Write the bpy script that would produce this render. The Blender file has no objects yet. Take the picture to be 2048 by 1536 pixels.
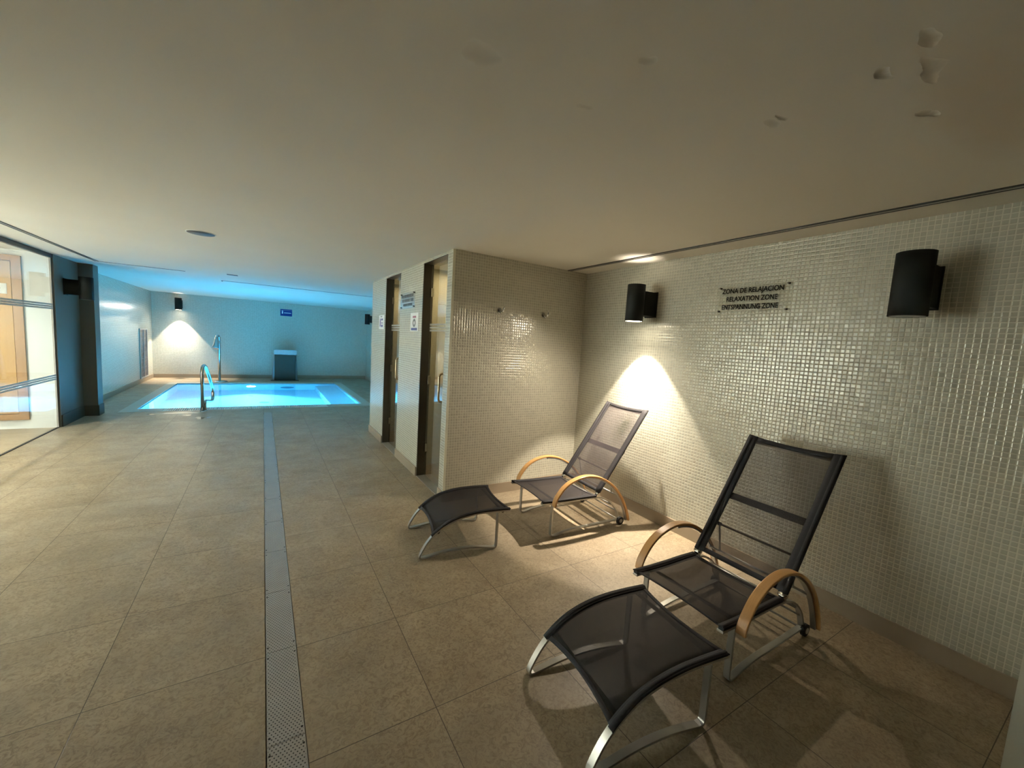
import bpy, bmesh, math, random
from mathutils import Vector, Matrix
S = bpy.context.scene
C = S.collection
PI = math.pi
R = math.radians
random.seed(7)

# ------------------------------------------------------------------ camera
CAM_Z = 1.48885
YAW, PITCH, ROLL = 0.5545, 0.0999, 0.0613
cy, sy, cp, sp = math.cos(YAW), math.sin(YAW), math.cos(PITCH), math.sin(PITCH)
fw = Vector((sy*cp, cy*cp, -sp)); rt0 = Vector((cy, -sy, 0)); up0 = rt0.cross(fw)
cr, sr = math.cos(ROLL), math.sin(ROLL)
rt = cr*rt0 + sr*up0; up = -sr*rt0 + cr*up0
cd = bpy.data.cameras.new('camera'); cd.sensor_width = 36; cd.sensor_fit = 'HORIZONTAL'
cd.lens = 809.896/2048*36; cd.clip_start = 0.02; cd.clip_end = 100
cam = bpy.data.objects.new('camera', cd); C.objects.link(cam)
m = Matrix((rt, up, -fw)).transposed().to_4x4(); m.translation = (0, 0, CAM_Z)
cam.matrix_world = m
S.camera = cam

# ------------------------------------------------------------------ world, exposure, big lights
w = bpy.data.worlds.new('world'); S.world = w; w.use_nodes = True
bg = w.node_tree.nodes['Background']; bg.inputs[0].default_value = (0.02, 0.018, 0.014, 1); bg.inputs[1].default_value = 0.05
S.view_settings.view_transform = 'Standard'; S.view_settings.look = 'None'
S.view_settings.gamma = 1; S.view_settings.use_curve_mapping = False
S.view_settings.exposure = 1.35
try:
    S.cycles.use_denoising = True
    S.cycles.sample_clamp_indirect = 6
    S.cycles.transparent_max_bounces = 24
    S.cycles.max_bounces = 14
    S.cycles.diffuse_bounces = 6
except Exception:
    pass

def light(name, kind, loc, energy, color, rot=(0, 0, 0), **kw):
    l = bpy.data.lights.new(name, kind); l.energy = energy; l.color = color
    for k, v in kw.items(): setattr(l, k, v)
    o = bpy.data.objects.new(name, l); C.objects.link(o); o.location = loc; o.rotation_euler = rot
    return o

def reflector_profile(o, edge=0.38, a0=10, a1=34):
    """intensity of the reflector lamp falls from its axis to the rim of the beam"""
    l = o.data; l.use_nodes = True; nt = l.node_tree; em = nt.nodes['Emission']
    tc = nt.nodes.new('ShaderNodeTexCoord'); sx = nt.nodes.new('ShaderNodeSeparateXYZ'); nt.links.new(tc.outputs['Normal'], sx.inputs[0])
    ab = nt.nodes.new('ShaderNodeMath'); ab.operation = 'ABSOLUTE'; nt.links.new(sx.outputs['Z'], ab.inputs[0])
    mr = nt.nodes.new('ShaderNodeMapRange'); mr.interpolation_type = 'SMOOTHSTEP'; nt.links.new(ab.outputs[0], mr.inputs[0])
    mr.inputs[1].default_value = math.cos(R(a1)); mr.inputs[2].default_value = math.cos(R(a0)); mr.inputs[3].default_value = edge; mr.inputs[4].default_value = 1.0
    nt.links.new(mr.outputs[0], em.inputs['Strength'])

H = 2.2712          # ceiling height
XR = 2.941          # right wall
YP = 3.365          # partition of the relaxation niche
XC = 1.408          # front face of the cabins
YW = 14.14          # far wall of the pool hall
XW = -2.494         # left wall of the pool hall
XG = -2.335         # glass wall of the corridor
YG = 7.70           # end wall of the corridor

# corridor behind the glass: ceiling lamps, added washers; pool lamp, added fill; cabin lamps
for i, y in enumerate((6.75, 4.6)):
    light('corridor_light', 'AREA', (-3.17, y, H-0.03), (11, 16)[i], (1.0, 0.96, 0.89), shape='DISK', size=0.22, spread=R(125))
for y in (3.9, 4.7, 5.5):
    light('corridor_added_washer', 'AREA', (-3.72, y, H-0.04), 128, (1.0, 0.97, 0.92), rot=(0, R(38), 0), shape='DISK', size=0.14, spread=R(95))  # unseen lights added to brighten the white corridor wall
light('pool_lamp_and_fill', 'AREA', (-0.27, 12.72, -0.43), 132, (0.10, 0.47, 0.74), rot=(R(-90), 0, 0), shape='DISK', size=0.2, spread=R(105))
light('pool_lamp_and_fill', 'AREA', (0.9, 9.12, -0.6), 6, (0.06, 0.45, 0.95), rot=(R(90), 0, 0), shape='DISK', size=0.2)  # added fill from the near basin wall, no lamp fitting there
light('steam_cabin_light', 'AREA', (1.95, 4.1, H-0.03), 7, (1.0, 0.74, 0.42), shape='DISK', size=0.4)
light('steam_cabin_light', 'AREA', (1.95, 5.9, H-0.03), 6, (1.0, 0.74, 0.42), shape='DISK', size=0.4)

# ------------------------------------------------------------------ materials
def nodes(name):
    mt = bpy.data.materials.new(name); mt.use_nodes = True
    nt = mt.node_tree; bs = nt.nodes['Principled BSDF']; out = nt.nodes['Material Output']
    return mt, nt, bs, out
def N(nt, typ, **kw):
    n = nt.nodes.new(typ)
    for k, v in kw.items(): setattr(n, k, v)
    return n
def lk(nt, a, b): nt.links.new(a, b)
def MA(nt, op, a, b=None, c=None, clamp=False):
    n = N(nt, 'ShaderNodeMath', operation=op); n.use_clamp = clamp
    for i, v in enumerate((a, b, c)):
        if v is None: continue
        if isinstance(v, (int, float)): n.inputs[i].default_value = v
        else: lk(nt, v, n.inputs[i])
    return n.outputs[0]
def MIX(nt, f, a, b):
    n = N(nt, 'ShaderNodeMix', data_type='RGBA')
    if isinstance(f, (int, float)): n.inputs[0].default_value = f
    else: lk(nt, f, n.inputs[0])
    for i, v in ((6, a), (7, b)):
        if isinstance(v, tuple): n.inputs[i].default_value = (*v, 1)
        else: lk(nt, v, n.inputs[i])
    return n.outputs[2]
def simple(name, col, rough=0.5, metal=0.0, spec=0.5, var=0.12, scale=20, bump=0.0, emit=None, coat=0):
    mt, nt, bs, out = nodes(name)
    tc = N(nt, 'ShaderNodeTexCoord'); nz = N(nt, 'ShaderNodeTexNoise'); nz.inputs['Scale'].default_value = scale
    nz.inputs['Detail'].default_value = 4
    lk(nt, tc.outputs['Object'], nz.inputs['Vector'])
    c2 = tuple(max(0, x*(1-var)) for x in col); c1 = tuple(min(1, x*(1+var)) for x in col)
    lk(nt, MIX(nt, nz.outputs[0], c2, c1), bs.inputs['Base Color'])
    bs.inputs['Roughness'].default_value = rough; bs.inputs['Metallic'].default_value = metal
    bs.inputs['Specular IOR Level'].default_value = spec; bs.inputs['Coat Weight'].default_value = coat
    if bump:
        b = N(nt, 'ShaderNodeBump'); b.inputs['Strength'].default_value = bump; b.inputs['Distance'].default_value = 0.002
        lk(nt, nz.outputs[0], b.inputs['Height']); lk(nt, b.outputs[0], bs.inputs['Normal'])
    if emit:
        bs.inputs['Emission Color'].default_value = (*emit[0], 1); bs.inputs['Emission Strength'].default_value = emit[1]
    return mt

def mosaic(name, axis, tile=(0.50, 0.485, 0.40), grout=(0.56, 0.54, 0.44), pitch=0.025, tilt=0.024, rough=0.23):
    """glass mosaic; axis = 'X' for walls in the X = const plane, 'Y' for Y = const"""
    mt, nt, bs, out = nodes(name)
    g = N(nt, 'ShaderNodeNewGeometry'); s = N(nt, 'ShaderNodeSeparateXYZ'); lk(nt, g.outputs['Position'], s.inputs[0])
    a = MA(nt, 'DIVIDE', s.outputs['Y' if axis == 'X' else 'X'], pitch)
    b = MA(nt, 'DIVIDE', s.outputs['Z'], pitch)
    fa, fb = MA(nt, 'FRACT', a), MA(nt, 'FRACT', b)
    ia, ib = MA(nt, 'FLOOR', a), MA(nt, 'FLOOR', b)
    ea = MA(nt, 'SUBTRACT', 0.5, MA(nt, 'ABSOLUTE', MA(nt, 'SUBTRACT', fa, 0.5)))
    eb = MA(nt, 'SUBTRACT', 0.5, MA(nt, 'ABSOLUTE', MA(nt, 'SUBTRACT', fb, 0.5)))
    e = MA(nt, 'MINIMUM', ea, eb)
    mask = N(nt, 'ShaderNodeMapRange'); lk(nt, e, mask.inputs[0]); mask.inputs[1].default_value = 0.055; mask.inputs[2].default_value = 0.085
    cb = N(nt, 'ShaderNodeCombineXYZ'); lk(nt, ia, cb.inputs[0]); lk(nt, ib, cb.inputs[1])
    wn = N(nt, 'ShaderNodeTexWhiteNoise', noise_dimensions='3D'); lk(nt, cb.outputs[0], wn.inputs['Vector'])
    # slow waviness of the whole wall + per tile tilt
    tv = N(nt, 'ShaderNodeVectorMath', operation='SUBTRACT'); lk(nt, wn.outputs['Color'], tv.inputs[0]); tv.inputs[1].default_value = (0.5, 0.5, 0.5)
    ts = N(nt, 'ShaderNodeVectorMath', operation='SCALE'); lk(nt, tv.outputs[0], ts.inputs[0])
    lk(nt, MA(nt, 'MULTIPLY', mask.outputs[0], tilt*2), ts.inputs['Scale'])
    ad = N(nt, 'ShaderNodeVectorMath', operation='ADD'); lk(nt, g.outputs['Normal'], ad.inputs[0]); lk(nt, ts.outputs[0], ad.inputs[1])
    nm = N(nt, 'ShaderNodeVectorMath', operation='NORMALIZE'); lk(nt, ad.outputs[0], nm.inputs[0])
    hr = N(nt, 'ShaderNodeMapRange', interpolation_type='SMOOTHSTEP'); lk(nt, e, hr.inputs[0]); hr.inputs[1].default_value = 0.04; hr.inputs[2].default_value = 0.2
    bp = N(nt, 'ShaderNodeBump'); bp.inputs['Strength'].default_value = 0.5; bp.inputs['Distance'].default_value = 0.0016
    lk(nt, hr.outputs[0], bp.inputs['Height']); lk(nt, nm.outputs[0], bp.inputs['Normal'])
    v = MIX(nt, wn.outputs['Value'], tuple(x*0.93 for x in tile), tuple(x*1.07 for x in tile))
    lk(nt, MIX(nt, mask.outputs[0], grout, v), bs.inputs['Base Color'])
    rr = N(nt, 'ShaderNodeMapRange'); lk(nt, mask.outputs[0], rr.inputs[0]); rr.inputs[3].default_value = 0.8; rr.inputs[4].default_value = rough
    lk(nt, rr.outputs[0], bs.inputs['Roughness']); lk(nt, bp.outputs[0], bs.inputs['Normal'])
    lk(nt, MA(nt, 'ADD', MA(nt, 'MULTIPLY', mask.outputs[0], 0.75), 0.25), bs.inputs['Specular IOR Level'])
    lk(nt, MA(nt, 'MULTIPLY', mask.outputs[0], 0.11), bs.inputs['Metallic'])
    return mt

def floor_mat():
    mt, nt, bs, out = nodes('stone_floor_tiles')
    g = N(nt, 'ShaderNodeNewGeometry'); s = N(nt, 'ShaderNodeSeparateXYZ'); lk(nt, g.outputs['Position'], s.inputs[0])
    x, y = s.outputs['X'], s.outputs['Y']
    # joints: right of the drain at 0.6 n, left of it 15 mm further right
    left = MA(nt, 'LESS_THAN', x, 0.07)
    xs = MA(nt, 'ADD', x, MA(nt, 'MULTIPLY', left, -0.012))
    a = MA(nt, 'DIVIDE', xs, 0.6); b = MA(nt, 'DIVIDE', MA(nt, 'SUBTRACT', y, 1.4), 0.6)
    ea = MA(nt, 'SUBTRACT', 0.5, MA(nt, 'ABSOLUTE', MA(nt, 'SUBTRACT', MA(nt, 'FRACT', a), 0.5)))
    eb = MA(nt, 'SUBTRACT', 0.5, MA(nt, 'ABSOLUTE', MA(nt, 'SUBTRACT', MA(nt, 'FRACT', b), 0.5)))
    e = MA(nt, 'MINIMUM', ea, eb)
    mk = N(nt, 'ShaderNodeMapRange'); lk(nt, e, mk.inputs[0]); mk.inputs[1].default_value = 0.0018; mk.inputs[2].default_value = 0.0034
    cb = N(nt, 'ShaderNodeCombineXYZ'); lk(nt, MA(nt, 'FLOOR', a), cb.inputs[0]); lk(nt, MA(nt, 'FLOOR', b), cb.inputs[1])
    wn = N(nt, 'ShaderNodeTexWhiteNoise', noise_dimensions='3D'); lk(nt, cb.outputs[0], wn.inputs['Vector'])
    off = N(nt, 'ShaderNodeVectorMath', operation='MULTIPLY_ADD'); lk(nt, wn.outputs['Color'], off.inputs[0])
    off.inputs[1].default_value = (30, 30, 30); lk(nt, g.outputs['Position'], off.inputs[2])
    def noise(sc, det=6, ro=0.6, dist=0.0, src=off.outputs[0]):
        n = N(nt, 'ShaderNodeTexNoise'); n.inputs['Scale'].default_value = sc; n.inputs['Detail'].default_value = det
        n.inputs['Roughness'].default_value = ro; n.inputs['Distortion'].default_value = dist; lk(nt, src, n.inputs['Vector']); return n.outputs[0]
    n1, n2, n3 = noise(3.2, 5, 0.6, 0.5), noise(38, 6, 0.72, 1.6), noise(0.9, 3, 0.5, 0.3, g.outputs['Position'])
    r1 = N(nt, 'ShaderNodeMapRange'); lk(nt, n1, r1.inputs[0]); r1.inputs[1].default_value = 0.3; r1.inputs[2].default_value = 0.72
    base = MIX(nt, r1.outputs[0], (0.27, 0.208, 0.132), (0.41, 0.325, 0.215))
    r2 = N(nt, 'ShaderNodeMapRange'); lk(nt, n2, r2.inputs[0]); r2.inputs[1].default_value = 0.38; r2.inputs[2].default_value = 0.56; r2.inputs[3].default_value = 0.9; r2.inputs[4].default_value = 0.0
    c = MIX(nt, MA(nt, 'MULTIPLY', r2.outputs[0], 0.7), base, (0.13, 0.088, 0.048))
    r3 = N(nt, 'ShaderNodeMapRange'); lk(nt, n3, r3.inputs[0]); r3.inputs[1].default_value = 0.42; r3.inputs[2].default_value = 0.6
    c = MIX(nt, MA(nt, 'MULTIPLY', r3.outputs[0], 0.22), c, (0.36, 0.32, 0.25))
    c = MIX(nt, mk.outputs[0], (0.075, 0.052, 0.032), c)
    lk(nt, c, bs.inputs['Base Color'])
    rr = N(nt, 'ShaderNodeMapRange'); lk(nt, noise(5, 4, 0.5, 0.2, g.outputs['Position']), rr.inputs[0]); rr.inputs[3].default_value = 0.3; rr.inputs[4].default_value = 0.58
    lk(nt, rr.outputs[0], bs.inputs['Roughness'])
    hb = MA(nt, 'ADD', MA(nt, 'MULTIPLY', n2, 0.5), mk.outputs[0])
    bp = N(nt, 'ShaderNodeBump'); bp.inputs['Strength'].default_value = 0.35; bp.inputs['Distance'].default_value = 0.002
    lk(nt, hb, bp.inputs['Height']); lk(nt, bp.outputs[0], bs.inputs['Normal'])
    bs.inputs['Specular IOR Level'].default_value = 0.45
    return mt

def ceiling_mat():
    mt, nt, bs, out = nodes('painted_ceiling')
    g = N(nt, 'ShaderNodeNewGeometry')
    nz = N(nt, 'ShaderNodeTexNoise'); nz.inputs['Scale'].default_value = 1.3; nz.inputs['Detail'].default_value = 3; lk(nt, g.outputs['Position'], nz.inputs['Vector'])
    col = MIX(nt, nz.outputs[0], (0.70, 0.665, 0.58), (0.76, 0.725, 0.64))
    warp = N(nt, 'ShaderNodeTexNoise'); warp.inputs['Scale'].default_value = 9; warp.inputs['Detail'].default_value = 3; lk(nt, g.outputs['Position'], warp.inputs['Vector'])
    wv = N(nt, 'ShaderNodeVectorMath', operation='SUBTRACT'); lk(nt, warp.outputs['Color'], wv.inputs[0]); wv.inputs[1].default_value = (0.5, 0.5, 0.5)
    ws = N(nt, 'ShaderNodeVectorMath', operation='SCALE'); lk(nt, wv.outputs[0], ws.inputs[0]); ws.inputs['Scale'].default_value = 0.09
    wp = N(nt, 'ShaderNodeVectorMath', operation='ADD'); lk(nt, g.outputs['Position'], wp.inputs[0]); lk(nt, ws.outputs[0], wp.inputs[1])
    sp_ = N(nt, 'ShaderNodeSeparateXYZ'); lk(nt, wp.outputs[0], sp_.inputs[0])
    def blob(x, y, rx, ry):
        dx = MA(nt, 'DIVIDE', MA(nt, 'SUBTRACT', sp_.outputs[0], x), rx); dy = MA(nt, 'DIVIDE', MA(nt, 'SUBTRACT', sp_.outputs[1], y), ry)
        d = MA(nt, 'ADD', MA(nt, 'MULTIPLY', dx, dx), MA(nt, 'MULTIPLY', dy, dy))
        return MA(nt, 'SUBTRACT', 1.0, d, clamp=True)
    h = None
    for (x, y, rx, ry, k) in [(1.42, 0.495, 0.035, 0.02, 1), (1.75, 0.483, 0.05, 0.014, 1), (1.46, 0.80, 0.035, 0.025, .5), (1.44, 0.76, 0.03, 0.012, .6),
                              (0.513, 1.086, 0.05, 0.05, .35), (0.89, 0.833, 0.02, 0.02, .35), (0.889, 1.105, 0.025, 0.016, .3), (1.5, 0.42, 0.07, 0.02, .5), (1.36, 0.40, 0.05, 0.02, .6)]:
        bb = MA(nt, 'MULTIPLY', blob(x, y, rx, ry), k)
        h = bb if h is None else MA(nt, 'MAXIMUM', h, bb)
    col = MIX(nt, MA(nt, 'MULTIPLY', h, 0.55), col, (0.20, 0.15, 0.09))
    st = blob(1.85, 0.36, 0.55, 0.16)
    col = MIX(nt, MA(nt, 'MULTIPLY', st, 0.3), col, (0.45, 0.27, 0.10))
    lk(nt, col, bs.inputs['Base Color']); bs.inputs['Roughness'].default_value = 0.75
    wb = N(nt, 'ShaderNodeTexNoise'); wb.inputs['Scale'].default_value = 2.2; wb.inputs['Detail'].default_value = 1; lk(nt, g.outputs['Position'], wb.inputs['Vector'])
    bp = N(nt, 'ShaderNodeBump'); bp.inputs['Strength'].default_value = 0.6; bp.inputs['Distance'].default_value = 0.008
    lk(nt, MA(nt, 'ADD', MA(nt, 'MULTIPLY', h, -1.2), MA(nt, 'MULTIPLY', wb.outputs[0], 0.8)), bp.inputs['Height']); lk(nt, bp.outputs[0], bs.inputs['Normal'])
    return mt

def glass_mat(name, tint=(0.93, 0.97, 0.95), f0=0.045, rough=0.0, body=0.0, bodycol=(0.6, 0.65, 0.6)):
    mt, nt, bs, out = nodes(name); nt.nodes.remove(bs)
    lw = N(nt, 'ShaderNodeLayerWeight'); lw.inputs[0].default_value = 0.5
    F = MA(nt, 'ADD', f0, MA(nt, 'MULTIPLY', MA(nt, 'POWER', lw.outputs['Facing'], 5.0), 1-f0))
    t = N(nt, 'ShaderNodeBsdfTransparent'); t.inputs[0].default_value = (*tint, 1)
    gl = N(nt, 'ShaderNodeBsdfGlossy'); gl.inputs['Roughness'].default_value = rough
    src = t.outputs[0]
    if body:
        d = N(nt, 'ShaderNodeBsdfDiffuse'); d.inputs[0].default_value = (*bodycol, 1)
        mb = N(nt, 'ShaderNodeMixShader'); mb.inputs[0].default_value = body; lk(nt, t.outputs[0], mb.inputs[1]); lk(nt, d.outputs[0], mb.inputs[2]); src = mb.outputs[0]
    ms = N(nt, 'ShaderNodeMixShader'); lk(nt, F, ms.inputs[0]); lk(nt, src, ms.inputs[1]); lk(nt, gl.outputs[0], ms.inputs[2])
    lk(nt, ms.outputs[0], out.inputs[0]); return mt

def water_mat():
    mt, nt, bs, out = nodes('pool_water'); nt.nodes.remove(bs)
    g = N(nt, 'ShaderNodeBsdfGlass'); g.inputs['IOR'].default_value = 1.333; g.inputs['Roughness'].default_value = 0.0
    g.inputs['Color'].default_value = (0.92, 0.98, 1.0, 1)
    geo = N(nt, 'ShaderNodeNewGeometry'); nz = N(nt, 'ShaderNodeTexNoise'); nz.inputs['Scale'].default_value = 3.0; nz.inputs['Detail'].default_value = 2
    lk(nt, geo.outputs['Position'], nz.inputs['Vector'])
    bp = N(nt, 'ShaderNodeBump'); bp.inputs['Strength'].default_value = 0.12; bp.inputs['Distance'].default_value = 0.01
    lk(nt, nz.outputs[0], bp.inputs['Height']); lk(nt, bp.outputs[0], g.inputs['Normal']); lk(nt, g.outputs[0], out.inputs[0]); return mt

def sling_mat(name, T, col):
    mt, nt, bs, out = nodes(name)
    bs.inputs['Base Color'].default_value = (*col, 1); bs.inputs['Roughness'].default_value = 0.7
    bs.inputs['Specular IOR Level'].default_value = 0.3
    tc = N(nt, 'ShaderNodeTexCoord'); mp = N(nt, 'ShaderNodeTexNoise'); mp.inputs['Scale'].default_value = 60
    lk(nt, tc.outputs['Object'], mp.inputs['Vector'])
    fac = N(nt, 'ShaderNodeMapRange'); lk(nt, mp.outputs[0], fac.inputs[0]); fac.inputs[3].default_value = max(0, T-0.05); fac.inputs[4].default_value = T+0.05
    t = N(nt, 'ShaderNodeBsdfTransparent'); ms = N(nt, 'ShaderNodeMixShader')
    lk(nt, fac.outputs[0], ms.inputs[0]); lk(nt, bs.outputs[0], ms.inputs[1]); lk(nt, t.outputs[0], ms.inputs[2]); lk(nt, ms.outputs[0], out.inputs[0])
    return mt

def wood_mat(name, c1, c2, rough=0.4, sc=(2, 30, 2)):
    mt, nt, bs, out = nodes(name)
    tc = N(nt, 'ShaderNodeTexCoord'); mp = N(nt, 'ShaderNodeMapping'); mp.inputs['Scale'].default_value = sc; lk(nt, tc.outputs['Object'], mp.inputs[0])
    nz = N(nt, 'ShaderNodeTexNoise'); nz.inputs['Scale'].default_value = 3; nz.inputs['Detail'].default_value = 6; nz.inputs['Distortion'].default_value = 1.5; lk(nt, mp.outputs[0], nz.inputs['Vector'])
    lk(nt, MIX(nt, nz.outputs[0], c1, c2), bs.inputs['Base Color']); bs.inputs['Roughness'].default_value = rough
    return mt

def perforated_mat():
    mt, nt, bs, out = nodes('perforated_drain_steel')
    g = N(nt, 'ShaderNodeNewGeometry'); s = N(nt, 'ShaderNodeSeparateXYZ'); lk(nt, g.outputs['Position'], s.inputs[0])
    px_, py_ = 0.0130, 0.0220
    x = MA(nt, 'SUBTRACT', s.outputs['X'], 0.072); y = s.outputs['Y']
    def dots(ox, oy):
        fx = MA(nt, 'MULTIPLY', MA(nt, 'SUBTRACT', MA(nt, 'FRACT', MA(nt, 'ADD', MA(nt, 'DIVIDE', x, px_), ox)), 0.5), px_)
        fy = MA(nt, 'MULTIPLY', MA(nt, 'SUBTRACT', MA(nt, 'FRACT', MA(nt, 'ADD', MA(nt, 'DIVIDE', y, py_), oy)), 0.5), py_)
        return MA(nt, 'SQRT', MA(nt, 'ADD', MA(nt, 'MULTIPLY', fx, fx), MA(nt, 'MULTIPLY', fy, fy)))
    d = MA(nt, 'MINIMUM', dots(0, 0), dots(0.5, 0.5))
    hole = MA(nt, 'MULTIPLY', MA(nt, 'LESS_THAN', d, 0.0025), MA(nt, 'LESS_THAN', MA(nt, 'ABSOLUTE', x), 0.0575))
    nz = N(nt, 'ShaderNodeTexNoise'); nz.inputs['Scale'].default_value = 9; lk(nt, g.outputs['Position'], nz.inputs['Vector'])
    c = MIX(nt, nz.outputs[0], (0.33, 0.31, 0.30), (0.42, 0.40, 0.38))
    lk(nt, MIX(nt, hole, c, (0.01, 0.01, 0.01)), bs.inputs['Base Color'])
    lk(nt, MA(nt, 'MULTIPLY', MA(nt, 'SUBTRACT', 1, hole), 0.35), bs.inputs['Metallic']); bs.inputs['Roughness'].default_value = 0.42
    return mt

def pool_mat():
    mt, nt, bs, out = nodes('pool_basin_mosaic')
    g = N(nt, 'ShaderNodeNewGeometry'); s = N(nt, 'ShaderNodeSeparateXYZ'); lk(nt, g.outputs['Position'], s.inputs[0])
    es = []
    for k in 'XYZ':
        es.append(MA(nt, 'SUBTRACT', 0.5, MA(nt, 'ABSOLUTE', MA(nt, 'SUBTRACT', MA(nt, 'FRACT', MA(nt, 'ADD', MA(nt, 'DIVIDE', s.outputs[k], 0.05), 0.5)), 0.5))))
    nz = N(nt, 'ShaderNodeTexNoise'); nz.inputs['Scale'].default_value = 20; lk(nt, g.outputs['Position'], nz.inputs['Vector'])
    lk(nt, MIX(nt, nz.outputs[0], (0.42, 0.72, 0.84), (0.52, 0.80, 0.90)), bs.inputs['Base Color']); bs.inputs['Roughness'].default_value = 0.4
    return mt

M = {}
M['mosX'] = mosaic('glass_mosaic_side', 'X'); M['mosY'] = mosaic('glass_mosaic_front', 'Y')
M['mosIn'] = mosaic('cabin_mosaic', 'Y', tilt=0.004, rough=0.45)
M['floor'] = floor_mat(); M['ceil'] = ceiling_mat()
M['base'] = simple('skirting_stone', (0.30, 0.24, 0.17), 0.45, var=0.1, scale=6)
M['white'] = simple('white_wall_paint', (0.80, 0.82, 0.80), 0.6, var=0.02, scale=3)
M['sidewall'] = simple('grey_green_wall_tile', (0.12, 0.12, 0.10), 0.5, var=0.05, scale=3)
M['rearwall'] = simple('dark_unseen_walls', (0.07, 0.055, 0.04), 0.6)  # made dark so the unseen walls bounce little light into the near room
M['black'] = simple('anthracite_lamp_metal', (0.008, 0.009, 0.008), 0.7, metal=0.0, spec=0.25, var=0.1)
M['slot'] = simple('dark_slot_profile', (0.006, 0.006, 0.006), 0.5)
M['alu'] = simple('slot_aluminium', (0.35, 0.33, 0.29), 0.4, metal=0.5)
M['steel'] = simple('stainless_steel', (0.58, 0.57, 0.54), 0.16, metal=1.0, var=0.05, scale=60)
M['frame'] = simple('satin_grey_tube', (0.46, 0.45, 0.42), 0.33, metal=0.75, var=0.05, scale=40)
M['handle'] = simple('brushed_handle', (0.50, 0.40, 0.26), 0.22, metal=1.0, var=0.05)
M['bronze'] = simple('dark_bronze_frame', (0.055, 0.042, 0.028), 0.4, metal=0.4)
M['glass'] = glass_mat('clear_glass')
M['cabglass'] = glass_mat('smoked_glass', tint=(0.74, 0.75, 0.70), f0=0.17, body=0.08, bodycol=(0.34, 0.40, 0.35))
M['frost'] = glass_mat('frosted_band', tint=(0.62, 0.62, 0.60), f0=0.04, rough=0.4, body=0.55, bodycol=(0.62, 0.61, 0.58))
M['acryl'] = glass_mat('acrylic_plate', tint=(0.99, 0.99, 0.98), f0=0.012, body=0.02, bodycol=(0.7, 0.7, 0.6))
M['water'] = water_mat()
M['pool'] = pool_mat()
M['cope'] = simple('pool_coping_stone', (0.42, 0.42, 0.35), 0.5, var=0.08, scale=12)
M['grate'] = simple('white_overflow_grate', (0.72, 0.72, 0.64), 0.45, var=0.04)
M['dark'] = simple('dark_gap', (0.02, 0.02, 0.02), 0.8)
M['sling'] = sling_mat('black_mesh_fabric', 0.62, (0.075, 0.062, 0.065))
M['hem'] = simple('black_hem_fabric', (0.020, 0.018, 0.020), 0.75, spec=0.3, var=0.2, scale=90, bump=0.2)
M['sling2'] = sling_mat('dense_mesh_fabric', 0.28, (0.024, 0.020, 0.021))
M['arm'] = wood_mat('bent_wood', (0.50, 0.25, 0.08), (0.68, 0.38, 0.15), 0.35)
M['door'] = wood_mat('oak_door', (0.36, 0.20, 0.065), (0.46, 0.28, 0.10), 0.45, (8, 1, 0.6))
M['doorframe'] = wood_mat('oak_door_frame', (0.26, 0.135, 0.05), (0.34, 0.19, 0.075), 0.45, (8, 1, 0.6))
M['rubber'] = simple('black_rubber', (0.012, 0.012, 0.012), 0.6)
M['blue'] = simple('blue_sign_face', (0.004, 0.03, 0.20), 0.35, var=0.02)
M['ink'] = simple('black_lettering', (0.006, 0.005, 0.004), 0.9, spec=0.1)
M['greyink'] = simple('grey_lettering', (0.16, 0.17, 0.17), 0.5)
M['blueink'] = simple('blue_print', (0.06, 0.07, 0.25), 0.5)
M['redink'] = simple('red_print', (0.45, 0.15, 0.22), 0.5)
M['paper'] = simple('white_paper', (0.85, 0.87, 0.86), 0.5, var=0.02)
M['lens'] = simple('lit_lamp_lens', (0.9, 0.9, 0.85), 0.4, emit=((1.0, 0.88, 0.68), 14.0))
M['lens_off'] = simple('unlit_lamp_lens', (0.30, 0.30, 0.28), 0.3)
M['poollens'] = simple('lit_pool_lamp_lens', (0.9, 0.95, 1.0), 0.4, emit=((0.55, 0.88, 1.0), 40.0))
M['vent'] = simple('grille_plastic', (0.14, 0.11, 0.12), 0.5)
M['ventw'] = simple('grille_frame', (0.40, 0.38, 0.35), 0.5)
M['disc'] = simple('unlit_downlight', (0.07, 0.062, 0.05), 0.5)
M['puddle'] = glass_mat('puddle_water', tint=(0.9, 0.9, 0.9), f0=0.03, rough=0.03)

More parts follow.
